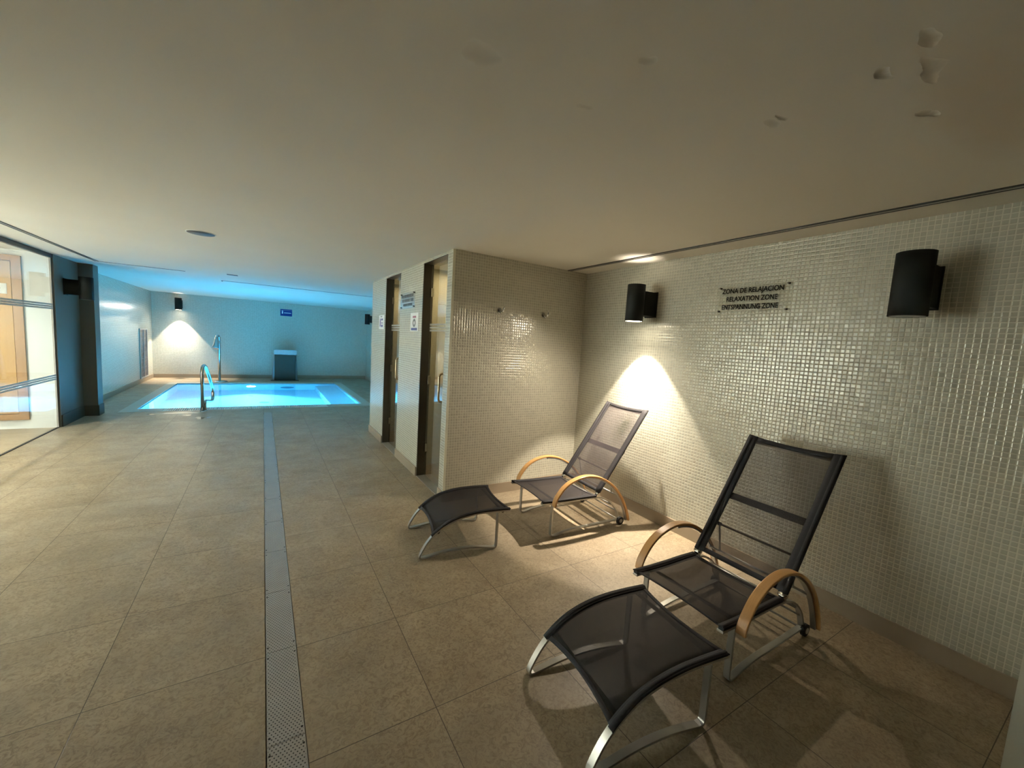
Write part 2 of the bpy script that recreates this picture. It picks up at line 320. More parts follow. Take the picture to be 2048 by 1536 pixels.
# ------------------------------------------------------------------ mesh helpers
class MB:
    def __init__(s): s.v = []; s.f = []; s.mi = []; s.cur = 0; s.sm = []
    def quad(s, *ps, smooth=False):
        n = len(s.v); s.v += [tuple(p) for p in ps]; s.f.append(tuple(range(n, n+len(ps)))); s.mi.append(s.cur); s.sm.append(smooth); return s
    def box(s, x0, x1, y0, y1, z0, z1):
        n = len(s.v); s.v += [(x, y, z) for z in (z0, z1) for y in (y0, y1) for x in (x0, x1)]
        for q in ((0, 2, 3, 1), (4, 5, 7, 6), (0, 1, 5, 4), (2, 6, 7, 3), (0, 4, 6, 2), (1, 3, 7, 5)):
            s.f.append(tuple(n+i for i in q)); s.mi.append(s.cur); s.sm.append(False)
        return s
    def grid(s, rows, closed_u=False, smooth=True):
        n = len(s.v); W = len(rows[0])
        for r in rows: s.v += [tuple(p) for p in r]
        for i in range(len(rows)-1):
            for j in range(W if closed_u else W-1):
                a = n+i*W+j; b = n+i*W+(j+1) % W; c = n+(i+1)*W+(j+1) % W; d = n+(i+1)*W+j
                s.f.append((a, b, c, d)); s.mi.append(s.cur); s.sm.append(smooth)
        return s
    def tube(s, pts, r, seg=14, caps=True, close=False):
        pts = [Vector(p) for p in pts]; rows = []; pn = None
        n0 = len(s.v)
        for i, p in enumerate(pts):
            t = (pts[min(i+1, len(pts)-1)]-pts[max(i-1, 0)]).normalized()
            if pn is None:
                a = Vector((0, 0, 1)) if abs(t.z) < 0.9 else Vector((1, 0, 0)); pn = t.cross(a).normalized()
            pn = (pn - t*pn.dot(t)).normalized(); bn = t.cross(pn)
            rr = r[i] if isinstance(r, (list, tuple)) else r
            rows.append([p + (pn*math.cos(2*PI*k/seg)+bn*math.sin(2*PI*k/seg))*rr for k in range(seg)])
        s.grid(rows, closed_u=True)
        if caps:
            s.f.append(tuple(n0+k for k in range(seg))); s.mi.append(s.cur); s.sm.append(False)
            e = n0+(len(rows)-1)*seg; s.f.append(tuple(e+seg-1-k for k in range(seg))); s.mi.append(s.cur); s.sm.append(False)
        return s
    def lathe(s, prof, c=(0, 0), seg=40, z0=0):
        rows = [[(c[0]+r*math.cos(2*PI*k/seg), c[1]+r*math.sin(2*PI*k/seg), z0+z) for k in range(seg)] for r, z in prof]
        return s.grid(rows, closed_u=True)
    def strip(s, path, v0, wv, th):
        """flat bar following a path of (u, z); width wv along y around v0, thickness th"""
        n = len(path); rows = []
        for i, (u, z) in enumerate(path):
            a = path[max(i-1, 0)]; b = path[min(i+1, n-1)]
            t = Vector((b[0]-a[0], b[1]-a[1])).normalized(); nn = Vector((-t.y, t.x))*(th/2)
            rows.append([(u+nn.x, v0-wv/2, z+nn.y), (u+nn.x, v0+wv/2, z+nn.y), (u-nn.x, v0+wv/2, z-nn.y), (u-nn.x, v0-wv/2, z-nn.y)])
        n0 = len(s.v)
        s.grid(rows, closed_u=True, smooth=False)
        s.f.append((n0+3, n0+2, n0+1, n0)); s.mi.append(s.cur); s.sm.append(False)
        e = n0+(n-1)*4; s.f.append((e, e+1, e+2, e+3)); s.mi.append(s.cur); s.sm.append(False)
        return s
    def sheet(s, fn, nu, nv, th):
        """thick sheet: fn(a, b) -> (point, normal)"""
        top = []; bot = []
        for i in range(nu+1):
            r1 = []; r2 = []
            for j in range(nv+1):
                p, nn = fn(i/nu, j/nv); p = Vector(p); nn = Vector(nn).normalized()*(th/2)
                r1.append(p+nn); r2.append(p-nn)
            top.append(r1); bot.append(r2)
        s.grid(top); s.grid([r[::-1] for r in bot])
        edge = [(top[0][j], bot[0][j]) for j in range(nv+1)] + [(top[i][nv], bot[i][nv]) for i in range(1, nu+1)] + \
               [(top[nu][j], bot[nu][j]) for j in range(nv-1, -1, -1)] + [(top[i][0], bot[i][0]) for i in range(nu-1, -1, -1)]
        s.grid([[a for a, b in edge], [b for a, b in edge]][::-1], smooth=False)
        return s
    def build(s, name, mat, parent=None, bevel=0, fix=True):
        me = bpy.data.meshes.new(name); me.from_pydata([tuple(v) for v in s.v], [], s.f)
        for mt in (mat if isinstance(mat, (list, tuple)) else [mat]): me.materials.append(mt)
        for i, p in enumerate(me.polygons): p.material_index = s.mi[i]; p.use_smooth = s.sm[i]
        if fix:
            bm = bmesh.new(); bm.from_mesh(me); bmesh.ops.remove_doubles(bm, verts=bm.verts, dist=1e-6)
            bmesh.ops.recalc_face_normals(bm, faces=bm.faces); bm.to_mesh(me); bm.free()
        me.update()
        o = bpy.data.objects.new(name, me); C.objects.link(o)
        if parent: o.parent = parent
        if bevel:
            b = o.modifiers.new('bevel', 'BEVEL'); b.width = bevel; b.segments = 2; b.limit_method = 'ANGLE'; b.angle_limit = R(40)
        return o

def cat_(pts, k=6):
    """Catmull-Rom through points of any dimension"""
    P = [Vector(p) for p in pts]; out = []
    for i in range(len(P)-1):
        p0 = P[max(i-1, 0)]; p1 = P[i]; p2 = P[i+1]; p3 = P[min(i+2, len(P)-1)]
        for j in range(k):
            t = j/k
            out.append(0.5*((2*p1)+(p2-p0)*t+(2*p0-5*p1+4*p2-p3)*t*t+(3*p1-p0-3*p2+p3)*t**3))
    out.append(P[-1]); return [tuple(q) for q in out]

def tag(o, label=None, cat=None, group=None, kind=None):
    if label: o['label'] = label
    if cat: o['category'] = cat
    if group: o['group'] = group
    if kind: o['kind'] = kind
    return o
def empty(name, loc=(0, 0, 0), rz=0, **kw):
    o = bpy.data.objects.new(name, None); C.objects.link(o); o.location = loc; o.rotation_euler = (0, 0, rz); o.empty_display_size = 0.1
    return tag(o, **kw)
def struct(name, mb, mat, bevel=0): return tag(mb.build(name, mat, bevel=bevel), kind='structure')
def kids(o): return [c for c in bpy.data.objects if c.parent == o]
def dup(o, parent=None):
    c = o.copy(); C.objects.link(c)
    if parent: c.parent = parent
    for ch in kids(o):
        if ch != c: dup(ch, c)
    return c

# ------------------------------------------------------------------ room shell
PX0, PX1, PY0, PY1 = -1.81, 1.81, 9.03, 12.80       # water edges
DX0, DX1, DY0, DY1 = 0.0077, 0.1364, -0.95, 8.30     # drain channel
f = MB(); t = 0.12
def slab(x0, x1, y0, y1): f.box(x0, x1, y0, y1, -t, 0)
YB = -1.6
slab(-4.1, DX0, YB, DY0); slab(DX0, XR+.12, YB, DY0)
slab(-4.1, DX0, DY0, DY1); slab(DX1, XR+.12, DY0, DY1)
slab(-4.1, XR+.12, DY1, PY0-.28)
slab(-2.62, PX0-.18, PY0-.28, YW+.12); slab(PX1+.18, XR+.12, PY0-.28, YW+.12)
slab(PX0-.18, PX1+.18, PY1+.18, YW+.12)
f.box(DX0, DX1, DY0, DY1, -t, -0.035)
struct('floor', f, M['floor'])
struct('ceiling', MB().box(-4.1, XR+.12, YB, YW+.12, H, H+.12), M['ceil'])
struct('wall_right', MB().box(XR, XR+.12, YB, YW, 0, H), M['mosX'])
struct('wall_far', MB().box(-2.62, XR+.12, YW, YW+.12, 0, H), M['mosY'])
struct('wall_left', MB().box(XW-.12, XW, 8.62, YW, 0, H), M['mosX'])
struct('wall_behind', MB().box(-4.1, XR+.12, YB-.12, YB, 0, H), M['rearwall'])
struct('wall_near_right', MB().box(2.35, XR, -.3, .163, 0, H), M['mosY'])
struct('wall_added_near_left', MB().box(-2.45, XG+.01, YB, 2.7, 0, H), M['rearwall'])  # unseen wall, added to keep corridor light off the near room
# short dark wall and pilaster between the glass wall and the pool hall
mb = MB().box(-2.62, -2.31, YG, 8.52, 0, H)
struct('wall_pier', mb, M['sidewall'])
struct('wall_pilaster', MB().box(-2.62, -2.15, 8.52, 8.74, 0, H), M['sidewall'])
struct('baseboard_pier', MB().box(-2.31, -2.298, YG+.02, 8.52, 0, .16).box(-2.31, -2.14, 8.507, 8.52, 0, .16).box(-2.15, -2.138, 8.507, 8.74, 0, .16), simple('dark_skirting', (0.06, 0.06, 0.045), 0.5))
# corridor behind the glass
struct('wall_corridor_end', MB().box(-4.1, -2.31, YG, YG+.1, 0, H) if False else MB().box(-4.1, -2.62, YG, YG+.1, 0, H).box(-2.62, XG+.004, YG-.012, YG, 0, H), M['white'])
struct('wall_corridor_left', MB().box(-4.2, -4.1, YB, YG+.1, 0, H), M['white'])
# relaxation niche partition and cabin walls
struct('wall_partition', MB().box(XC, XR, YP, YP+.10, 0, H), M['mosY'])
D2 = (3.48, 4.13); D1 = (4.93, 5.62); YE = 6.40
cw = MB()
for y0, y1 in ((YP+.10, D2[0]), (D2[1], D1[0]), (D1[1], YE)): cw.box(XC, XC+.11, y0, y1, 0, H)
for y0, y1 in (D2, D1): cw.box(XC, XC+.11, y0, y1, H-.022, H)
struct('wall_cabin_front', cw, M['mosX'])
struct('wall_cabin_divider', MB().box(XC+.11, XR, 4.48, 4.58, 0, H), M['mosIn'])
struct('wall_cabin_end', MB().box(XC+.11, XR, YE-.1, YE, 0, H), M['mosIn'])
bh = .1006
struct('baseboard_right', MB().box(XR-.011, XR, .163, YP, 0, bh), M['base'])
struct('baseboard_pool_right', MB().box(XR-.011, XR, YE, YW, 0, bh), M['base'])
struct('baseboard_partition', MB().box(XC-.008, XR-.011, YP-.011, YP, 0, bh), M['base'])
b = MB()
for y0, y1 in ((YP-.011, D2[0]), (D2[1], D1[0]), (D1[1], YE+.01)): b.box(XC-.011, XC, y0, y1, 0, bh)
struct('baseboard_cabin', b, M['base'])
struct('baseboard_cabin_end', MB().box(XC-.011, XR-.011, YE, YE+.011, 0, bh), M['base'])
struct('baseboard_far', MB().box(XW, XR-.011, YW-.011, YW, 0, bh), M['base'])
struct('baseboard_left', MB().box(XW, XW+.011, 8.74, YW-.011, 0, bh), M['base'])
# pale corner bead of the partition
struct('trim_1', MB().box(XC-.004, XC+.02, YP-.004, YP+.0, bh, H), simple('corner_bead', (0.66, 0.66, 0.54), 0.5))
# ceiling slots
def slotline(name, x0, x1, y0, y1, along='Y'):
    m_ = MB()
    if along == 'Y':
        w = x1-x0
        m_.cur = 0; m_.box(x0, x0+w*.34, y0, y1, H-.004, H); m_.box(x1-w*.26, x1, y0, y1, H-.004, H)
        m_.cur = 1; m_.box(x0+w*.34, x1-w*.26, y0, y1, H-.003, H)
    else:
        m_.box(x0, x1, y0, y1, H-.004, H)
    return struct(name, m_, [M['slot'], M['alu']])
slotline('trim_2', 2.672, 2.722, .19, YP, 'Y')
slotline('trim_3', -1.985, -1.935, YB, 7.95, 'Y')
slotline('trim_4', -1.96, -1.0, 7.94, 7.952, 'X')
slotline('trim_5', -.62, XR, 8.84, 8.855, 'X')
slotline('trim_6', -.622, -.607, 8.855, 9.0, 'X')

# ------------------------------------------------------------------ glass wall of the corridor
win = tag(empty('window_1', (XG, 3.2, 0)), kind='structure')
def wpart(name, mb, mat, **k):
    o = mb.build(name, mat, **k); o.parent = win; o.matrix_parent_inverse = Matrix.Translation((-XG, -3.2, 0)); return o
wpart('pane', MB().box(XG-.005, XG+.005, 2.7, YG-.02, .004, H-.05), M['glass'])
for z in (1.628, 1.602, 1.576, .706, .680, .654):
    wpart('frosted_stripe', MB().box(XG+.0055, XG+.007, 2.7, YG-.02, z-.0105, z+.0105), M['frost'])
wpart('head_channel', MB().box(XG-.02, XG+.02, 2.7, YG-.013, H-.05, H-.0005), M['bronze'])
wpart('floor_channel', MB().box(XG-.012, XG+.012, 2.7, YG-.013, .0005, .006), M['dark'])
wpart('edge_profile', MB().box(XG-.008, XG+.008, YG-.025, YG-.013, .006, H-.05), M['ventw'])
# oak door at the end of the corridor
YD = YG-.012
d = tag(empty('door_1', (-3.1, YG, 0)), kind='structure')
def dpart(root, name, mb, mat, **k):
    o = mb.build(name, mat, **k); o.parent = root; o.matrix_parent_inverse = Matrix.Translation(-root.location); return o
dx0, dx1, dz0, dz1 = -3.62, -2.585, .12, 2.20
dpart(d, 'door_frame', MB().box(dx0, dx0+.085, YG-.035, YG, dz0, dz1).box(dx1-.085, dx1, YG-.035, YG, dz0, dz1).box(dx0+.085, dx1-.085, YG-.035, YG, dz1-.07, dz1).box(dx0+.085, dx1-.085, YG-.035, YG, dz0, dz0+.075), M['doorframe'], bevel=.002)
leaf = dpart(d, 'door_leaf', MB().box(dx0+.093, dx1-.093, YG-.026, YG, dz0+.083, dz1-.078), M['door'])
dpart(d, 'door_gap', MB().box(dx0+.085, dx1-.085, YG-.012, YG-.001, dz0+.075, dz1-.07), simple('dark_wood_gap', (0.10, 0.05, 0.02), 0.7))
tag(dpart(d, 'door_plate', MB().box(-3.0, -2.715, YG-.030, YG-.0262, 1.718, 1.845), M['paper']), label='white name plate')

def text_mesh(s, size, mat, name='lettering', bold=0.0, space=1.0):
    c = bpy.data.curves.new('txt', 'FONT'); c.body = s; c.size = size; c.align_x = 'CENTER'; c.align_y = 'CENTER'
    c.extrude = 0.0006; c.offset = bold; c.space_character = space
    o = bpy.data.objects.new('txt', c); C.objects.link(o)
    dg = bpy.context.evaluated_depsgraph_get(); me = bpy.data.meshes.new_from_object(o.evaluated_get(dg))
    bpy.data.objects.remove(o); me.materials.clear(); me.materials.append(mat)
    r = bpy.data.objects.new(name, me); C.objects.link(r); return r
o = text_mesh('O', .05, M['greyink']); o.rotation_euler = (R(90), 0, 0); o.parent = d
o.location = (-2.785+3.1, -.0312, 1.782)

# ------------------------------------------------------------------ cabin doors (frameless glass in a recess)
def cabin_door(name, y0, y1, hz, frost_z):
    root = tag(empty(name, (XC, (y0+y1)/2, 0)), kind='structure')
    P = lambda *a, **k: dpart(root, *a, **k)
    xg = XC+.085
    P('pane', MB().box(xg, xg+.008, y0+.004, y1-.014, .012, H-.03), M['cabglass'])
    P('jamb', MB().box(XC+.003, XC+.105, y1-.012, y1-.0005, 0, H-.023), M['bronze'])
    P('head', MB().box(XC+.003, XC+.105, y0+.001, y1-.012, H-.028, H-.0225), M['bronze'])
    P('sill', MB().box(XC, XC+.105, y0+.001, y1-.012, .0002, .008), M['alu'])
    for z in (.32, 1.05, 1.96):
        P('hinge', MB().box(xg-.012, xg+.018, y1-.05, y1-.012, z-.045, z+.045), M['steel'], bevel=.002)
    yh = y0+.085
    pts = [(xg, yh, hz+.135)] + cat_([(xg-.055, yh, hz+.135), (xg-.078, yh, hz+.127), (xg-.088, yh, hz+.105)], 4) + cat_([(xg-.088, yh, hz-.105), (xg-.078, yh, hz-.127), (xg-.055, yh, hz-.135)], 4) + [(xg, yh, hz-.135)]
    P('handle', MB().tube(pts, .0105, 14), M['handle'])
    for k in range(3):
        P('frosted_stripe', MB().box(xg-.0015, xg-.0003, y0+.004, y1-.014, frost_z+k*.03, frost_z+k*.03+.02), M['frost'])
cabin_door('door_2', *D2, 1.03, 1.56)
cabin_door('door_3', *D1, 1.09, 1.56)

# ------------------------------------------------------------------ wall lamps
def lamp_parts(root, lit):
    """origin on the wall plane at the lamp axis height; +x points away from the wall, z up"""
    oz = .155; o = .21; r = .075
    c = MB(); c.lathe([(r-.006, -oz+.02), (r-.006, -oz), (r, -oz), (r, oz), (r-.006, oz), (r-.006, oz-.02)], (o, 0), 48)
    c.build('lamp_cylinder', M['black'], root)
    MB().box(0.0005, o-.055, -.055, .055, -.10, .105).build('wall_bracket', M['black'], root, bevel=.003)
    MB().box(0.0005, .012, -.062, .062, -.108, .112).build('back_plate', M['black'], root, bevel=.002)
    l = MB(); l.lathe([(0.0001, -oz+.001), (r-.007, -oz+.001), (r-.007, -oz+.008), (0.0001, -oz+.008)], (o, 0), 40)
    l.build('lens', M['lens'] if lit else M['lens_off'], root)
    l = MB(); l.lathe([(0.0001, oz-.012), (r-.007, oz-.012), (r-.007, oz-.018), (0.0001, oz-.018)], (o, 0), 40)
    l.build('top_lens', M['lens_off'], root)
WARM = (1.0, 0.87, 0.70)
def wall_lamp(loc, rz, lit, label, power=0, upw=0, spill=.10):
    root = empty('wall_lamp', loc, rz, label=label, cat='lamp', group='cylindrical wall lamps'); lamp_parts(root, lit)
    if lit:
        c = Vector(loc)+Vector((math.cos(rz)*.21, math.sin(rz)*.21, 0))
        bm_ = light('wall_lamp_beam', 'SPOT', c+Vector((0, 0, -.153)), power, WARM, spot_size=R(76), spot_blend=0.2, shadow_soft_size=0.03)
        reflector_profile(bm_)
        light('wall_lamp_spill', 'SPOT', c+Vector((0, 0, -.153)), power*spill, WARM, rot=Vector((math.cos(rz)*.6, math.sin(rz)*.6, -1)).to_track_quat('-Z', 'Y').to_euler(), spot_size=R(165), spot_blend=1.0, shadow_soft_size=0.04)
        light('wall_lamp_uplight', 'SPOT', c+Vector((0, 0, .157)), upw, WARM, rot=(PI, 0, 0), spot_size=R(100), spot_blend=0.8, shadow_soft_size=0.03)
    return root
LZ = 1.897
wall_lamp((XR, 2.478, LZ), PI, True, 'lit black cylinder wall lamp on mosaic wall, between partition corner and relaxation zone sign', 370, 2.0, .12)
wall_lamp((XR, .722, LZ), PI, False, 'large unlit black cylinder wall lamp right of the relaxation zone sign', 0)
wall_lamp((-2.31, 8.03, 1.885), 0, False, 'unlit black cylinder wall lamp on the dark pier beside the glass wall', 0)
wall_lamp((-1.91, YW, 1.99), -PI/2, True, 'lit black cylinder wall lamp on the far pool wall above the shower', 420, 2.5, .06)
wall_lamp((XR, 13.05, 1.95), PI, False, 'distant black wall lamp half hidden behind the cabin corner at the pool', 0)

# ------------------------------------------------------------------ relaxation zone sign
def acrylic_sign(name, loc, wy, hz_, lines, label, cat, mat=M['ink']):
    """plate on a wall facing -X; loc = centre on the wall"""
    root = empty(name, loc, label=label, cat=cat)
    MB().box(-.010, -.007, -wy/2, wy/2, -hz_/2, hz_/2).build('plate', M['acryl'], root)
    for a in (-1, 1):
        for b_ in (-1, 1):
            yy, zz = a*(wy/2-.022), b_*(hz_/2-.018)
            s_ = MB(); s_.tube([(-.0005, yy, zz), (-.020, yy, zz)], .0065, 12); s_.build('standoff', M['bronze'], root)
    for txt, size, dz, dy in lines:
        if isinstance(txt, str):
            o = text_mesh(txt, size, mat, bold=.0010); o.rotation_euler = (R(90), 0, R(-90)); o.parent = root; o.location = (-.0108, dy, dz)
            bb = max(v.co.x for v in o.data.vertices)-min(v.co.x for v in o.data.vertices)
        else:   # unreadable small print: rows of strokes
            q = MB(); n = int(txt[0]/.011); w0 = txt[0]
            for k in range(n):
                if random.random() < .1: continue
                y_ = -w0/2+(k+.5)*w0/n; q.box(-.0115, -.0102, y_-.0034+dy, y_+.0034+dy, dz-size*random.uniform(.35, .5), dz+size*random.uniform(.35, .5))
            q.build('lettering', mat, root)
    return root
s_ = acrylic_sign('zone_sign', (XR, 1.607, 1.907), .51, .205,
    [('ZONA DE RELAJACION', .048, .058, .005), ('RELAXATION ZONE', .048, .0, .005), ('ENTSPANNUNG ZONE', .048, -.058, .015)],
    'clear acrylic relaxation zone sign with three lines of black capitals on standoffs', 'sign')
# widths of the three lines as in the photo
for o, wd in zip([k for k in kids(s_) if k.name.startswith('lettering')], (.425, .352, .392)):
    xs = [v.co.x for v in o.data.vertices]; k = wd/(max(xs)-min(xs)); o.scale = (k, 1.0, 1)
acrylic_sign('cabin_sign', (XC, 4.62, 1.90), .52, .185, [((.44,), .038, .05, .01), ((.42,), .036, 0, .0), ((.33,), .032, -.048, -.01)],
    'clear acrylic sign with three grey text lines on the pier between the cabin doors', 'sign', M['greyink'])
# notices
root = empty('wall_notice', (XC, 4.37, 1.655), label='white notice sheet with red heading, round symbol and blue strip, below the acrylic cabin sign', cat='notice')
MB().box(-.002, -.0003, -.135, .135, -.10, .10).build('sheet', M['paper'], root)
q = MB()
for k in range(6): q.box(-.0035, -.0021, -.055+k*.019, -.042+k*.019, .045, .066)
q.build('heading', M['redink'], root)
q = MB(); q.grid([[(-.0035, .052*math.cos(a)*r_, .045*math.sin(a)*r_-.01) for a in [2*PI*k/28 for k in range(28)]] for r_ in (1.0, .45)], closed_u=True); q.build('symbol', M['greyink'], root)
q = MB().box(-.0035, -.0021, -.10, .10, -.09, -.064); q.build('text_strip', M['blueink'], root)
root = empty('wall_notice', (XC, 5.83, 1.665), label='small white notice with blue symbols beside the farther cabin door', cat='notice')
MB().box(-.002, -.0003, -.15, .13, -.09, .10).build('sheet', M['paper'], root)
q = MB().box(-.0035, -.0021, -.09, .0, .03, .055).box(-.0035, -.0021, -.09, .0, -.06, -.03).box(-.0035, -.0021, .03, .07, -.055, .055).box(-.0035, -.0021, -.09, .0, -.012, .0)
q.build('symbol', M['blueink'], root)
q = MB()
for k in range(5): q.box(-.0035, -.0021, -.05+k*.02, -.037+k*.02, .075, .088)
q.build('heading', M['greyink'], root)
# blue sign on the far wall
root = empty('pool_sign', (.60, YW, 1.99), label='small blue sign with white figure and text on the far pool wall', cat='sign')
MB().box(-.155, .155, -.008, -.0005, -.10, .10).build('plate', M['blue'], root, bevel=.001)
q = MB().box(-.115, -.085, -.0095, -.0082, -.035, .035); q.lathe([(0.0001, 0), (.014, 0), (.014, .02), (.0001, .02)], (-.1, -.0125+.004), 12, .04); q.build('figure', M['paper'], root)
q = MB()
for k in range(12): q.box(-.055+k*.0155, -.043+k*.0155, -.0095, -.0082, -.018, .002)
q.build('lettering', M['paper'], root)
MB().box(-.155, .155, -.0095, -.0082, .062, .068).build('border_line', M['ventw'], root)

# ------------------------------------------------------------------ robe hooks on the partition
def hook(x, label):
    root = empty('robe_hook', (x, YP, 1.79), label=label, cat='hook', group='chrome hooks on the partition')
    s1 = MB(); s1.tube([(0, -.0005, 0), (0, -.007, 0)], .021, 20); s1.tube([(0, -.005, 0), (0, -.02, 0)], [.013, .009], 16); s1.build('rose', M['steel'], root)
    s1 = MB(); s1.tube(cat_([(0, -.015, -.003), (.004, -.04, -.016), (.007, -.06, -.008), (.009, -.068, .02), (.009, -.066, .043)], 5), [.007]*11+[.006]*5+[.006]*4+[.0055]*1, 12); s1.build('upper_prong', M['steel'], root)
    s1 = MB(); s1.tube(cat_([(0, -.012, -.008), (0, -.022, -.024), (0, -.034, -.026), (0, -.038, -.014)], 4), .005, 10); s1.build('lower_prong', M['steel'], root)
hook(1.895, 'left of two chrome robe hooks on the mosaic partition, nearer the cabin door')
hook(2.405, 'right of two chrome robe hooks on the mosaic partition, nearer the lit lamp')

# ------------------------------------------------------------------ drain covers
names_ = ['nearest the camera', 'second from the camera', 'third from the camera', 'fourth from the camera', 'fifth from the camera', 'sixth from the camera', 'seventh from the camera', 'eighth from the camera', 'ninth from the camera',
          'ninth from the pool', 'eighth from the pool', 'seventh from the pool', 'sixth from the pool', 'fifth from the pool', 'fourth from the pool', 'third from the pool', 'second from the pool', 'first at the pool']
per = perforated_mat()
y = 1.03; segs = []
while y < DY1-.1:
    segs.append((y, min(y+.4945, DY1-.002))); y += .4945
dc0 = None
for i, (a, b_) in enumerate(segs):
    if dc0 is None:
        o = MB().box(DX0+.004, DX1-.003, 0, .4925, -.006, .0005).build('drain_cover', per, bevel=0); dc0 = o
        for yy in (.035, .458):
            for xx in (DX0+.0115, DX1-.0105): MB().tube([(xx, yy, .0004), (xx, yy, .0012)], .0042, 12).build('screw', M['dark'], o)
    else: o = dup(dc0)
    o.location = (0, a, 0)
    if b_-a < .49: o.scale = (1, (b_-a)/.4945, 1)
    tag(o, 'perforated steel floor drain cover, ' + (names_[i] if i < 8 else names_[len(names_)-(len(segs)-i)]), 'drain cover', 'floor drain covers')

# ------------------------------------------------------------------ pool
pool = empty('swimming_pool', ((PX0+PX1)/2, (PY0+PY1)/2, 0), label='small rectangular indoor pool of glowing blue water with stone coping', cat='pool')
def pp(name, mb, mat, parent=pool, **k):
    o = mb.build(name, mat, **k); o.parent = parent; o.matrix_parent_inverse = Matrix.Translation(-pool.location); return o
DB = -1.2; tk = .1
q = MB(); q.box(PX0-tk, PX1+tk, PY0-tk, PY1+tk, DB-tk, DB)
q.box(PX0-tk, PX0, PY0-tk, PY1+tk, DB, -.012).box(PX1, PX1+tk, PY0-tk, PY1+tk, DB, -.012).box(PX0, PX1, PY0-tk, PY0, DB, -.012).box(PX0, PX1, PY1, PY1+tk, DB, -.012)
basin = pp('basin', q, M['pool'])
pp('bench', MB().box(1.27, PX1, PY0, PY1, DB, -.45), M['pool'], bevel=.02)
pp('water', MB().quad((PX0, PY0, -.016), (PX1, PY0, -.016), (PX1, PY1, -.016), (PX0, PY1, -.016)), M['water'])
GY0, GX0, GX1 = PY0-.28, -1.45, 1.12
q = MB(); q.box(PX0-.18, PX0, GY0, PY1+.18, -.10, .002).box(PX1, PX1+.18, GY0, PY1+.18, -.10, .002).box(PX0, PX1, PY1, PY1+.18, -.10, .002)
q.box(PX0, GX0, GY0, PY0, -.10, .002).box(GX1, PX1, GY0, PY0, -.10, .002)
pp('coping', q, M['cope'])
q = MB(); q.cur = 0
n = int((GX1-GX0)/.03)
for k in range(n):
    x = GX0+(k+.5)*(GX1-GX0)/n; q.box(x-.0080, x+.0080, GY0+.015, PY0-.012, -.02, .002)
q.box(GX0, GX1, GY0, GY0+.015, -.03, .002).box(GX0, GX1, PY0-.012, PY0, -.03, .002)
q.cur = 1; q.box(GX0, GX1, GY0+.015, PY0-.012, -.05, -.045)
pp('overflow_grate', q, [M['grate'], M['dark']])
def disc(c, r, ax, th=.01, seg=32):
    m_ = MB(); c = Vector(c); a = Vector(ax)*th; m_.tube([c, c+a], r, seg); return m_
pl = pp('pool_lamp', disc((-.27, PY1-.001, -.43), .10, (0, -1, 0), .03), M['steel'])
pp('lamp_lens', disc((-.27, PY1-.03, -.43), .078, (0, -1, 0), .006), M['poollens'], parent=pl).parent = pl
pp('wall_inlet', disc((.58, PY1-.0005, -.72), .17, (0, -1, 0), .012), simple('inlet_cover', (0.10, 0.25, 0.33), 0.5))
pp('floor_drain', disc((.03, 10.9, DB), .10, (0, 0, 1), .012), simple('floor_drain_cover', (0.12, 0.3, 0.4), 0.5))
pp('floor_drain', disc((-.25, 11.85, DB), .05, (0, 0, 1), .012), simple('floor_drain_cover_pale', (0.2, 0.4, 0.5), 0.5))
for yy in (9.9, 10.9, 11.9):
    pp('bench_jet', disc((1.2705, yy, -.75), .045, (-1, 0, 0), .012), M['steel'])
# handrail
root = empty('pool_handrail', (-.885, 8.66, 0), label='bent stainless steel handrail at the near left edge of the pool', cat='handrail')
pts = [(0, -.05, .005), (0, -.05, .62)] + cat_([(0, -.05, .66), (.006, -.02, .755), (.02, .04, .785), (.036, .12, .755)], 5) + \
      cat_([(.06, .28, .60), (.085, .44, .42), (.095, .50, .34)], 4) + cat_([(.098, .52, .26), (.098, .50, .17), (.09, .42, .115), (.06, .26, .13)], 5) + \
      cat_([(.03, .10, .16), (.025, .045, .15), (.024, .03, .10), (.024, .03, .005)], 4)
MB().tube(pts, .026, 18).build('rail', M['steel'], root)
for px_, py_ in ((0, -.05), (.024, .03)):
    q = MB(); q.lathe([(.0265, .012), (.036, .008), (.038, .0), ], (px_, py_), 28); q.build('floor_flange', M['steel'], root)
# shower / water jet
root = empty('pool_shower', (-.985, 13.2, 0), label='stainless swan neck water jet with bell shaped head at the far edge of the pool', cat='pool shower')
q = MB(); q.lathe([(.0001, .032), (.16, .028), (.175, .015), (.178, 0)], (0, 0), 40); q.build('base_plate', M['steel'], root)
pts = [(0, 0, .03), (0, 0, 1.08)] + cat_([(0, -.002, 1.10), (-.004, -.02, 1.18), (-.018, -.05, 1.215), (-.04, -.08, 1.20), (-.05, -.10, 1.15)], 6)
MB().tube(pts, .032, 18).build('pole', M['steel'], root)
q = MB(); q.tube([(-.045, -.095, 1.17), (-.052, -.105, 1.10), (-.058, -.115, 1.02), (-.064, -.13, .95), (-.072, -.15, .885)], [.036, .042, .052, .066, .088], 24); q.build('jet_head', M['frame'], root)
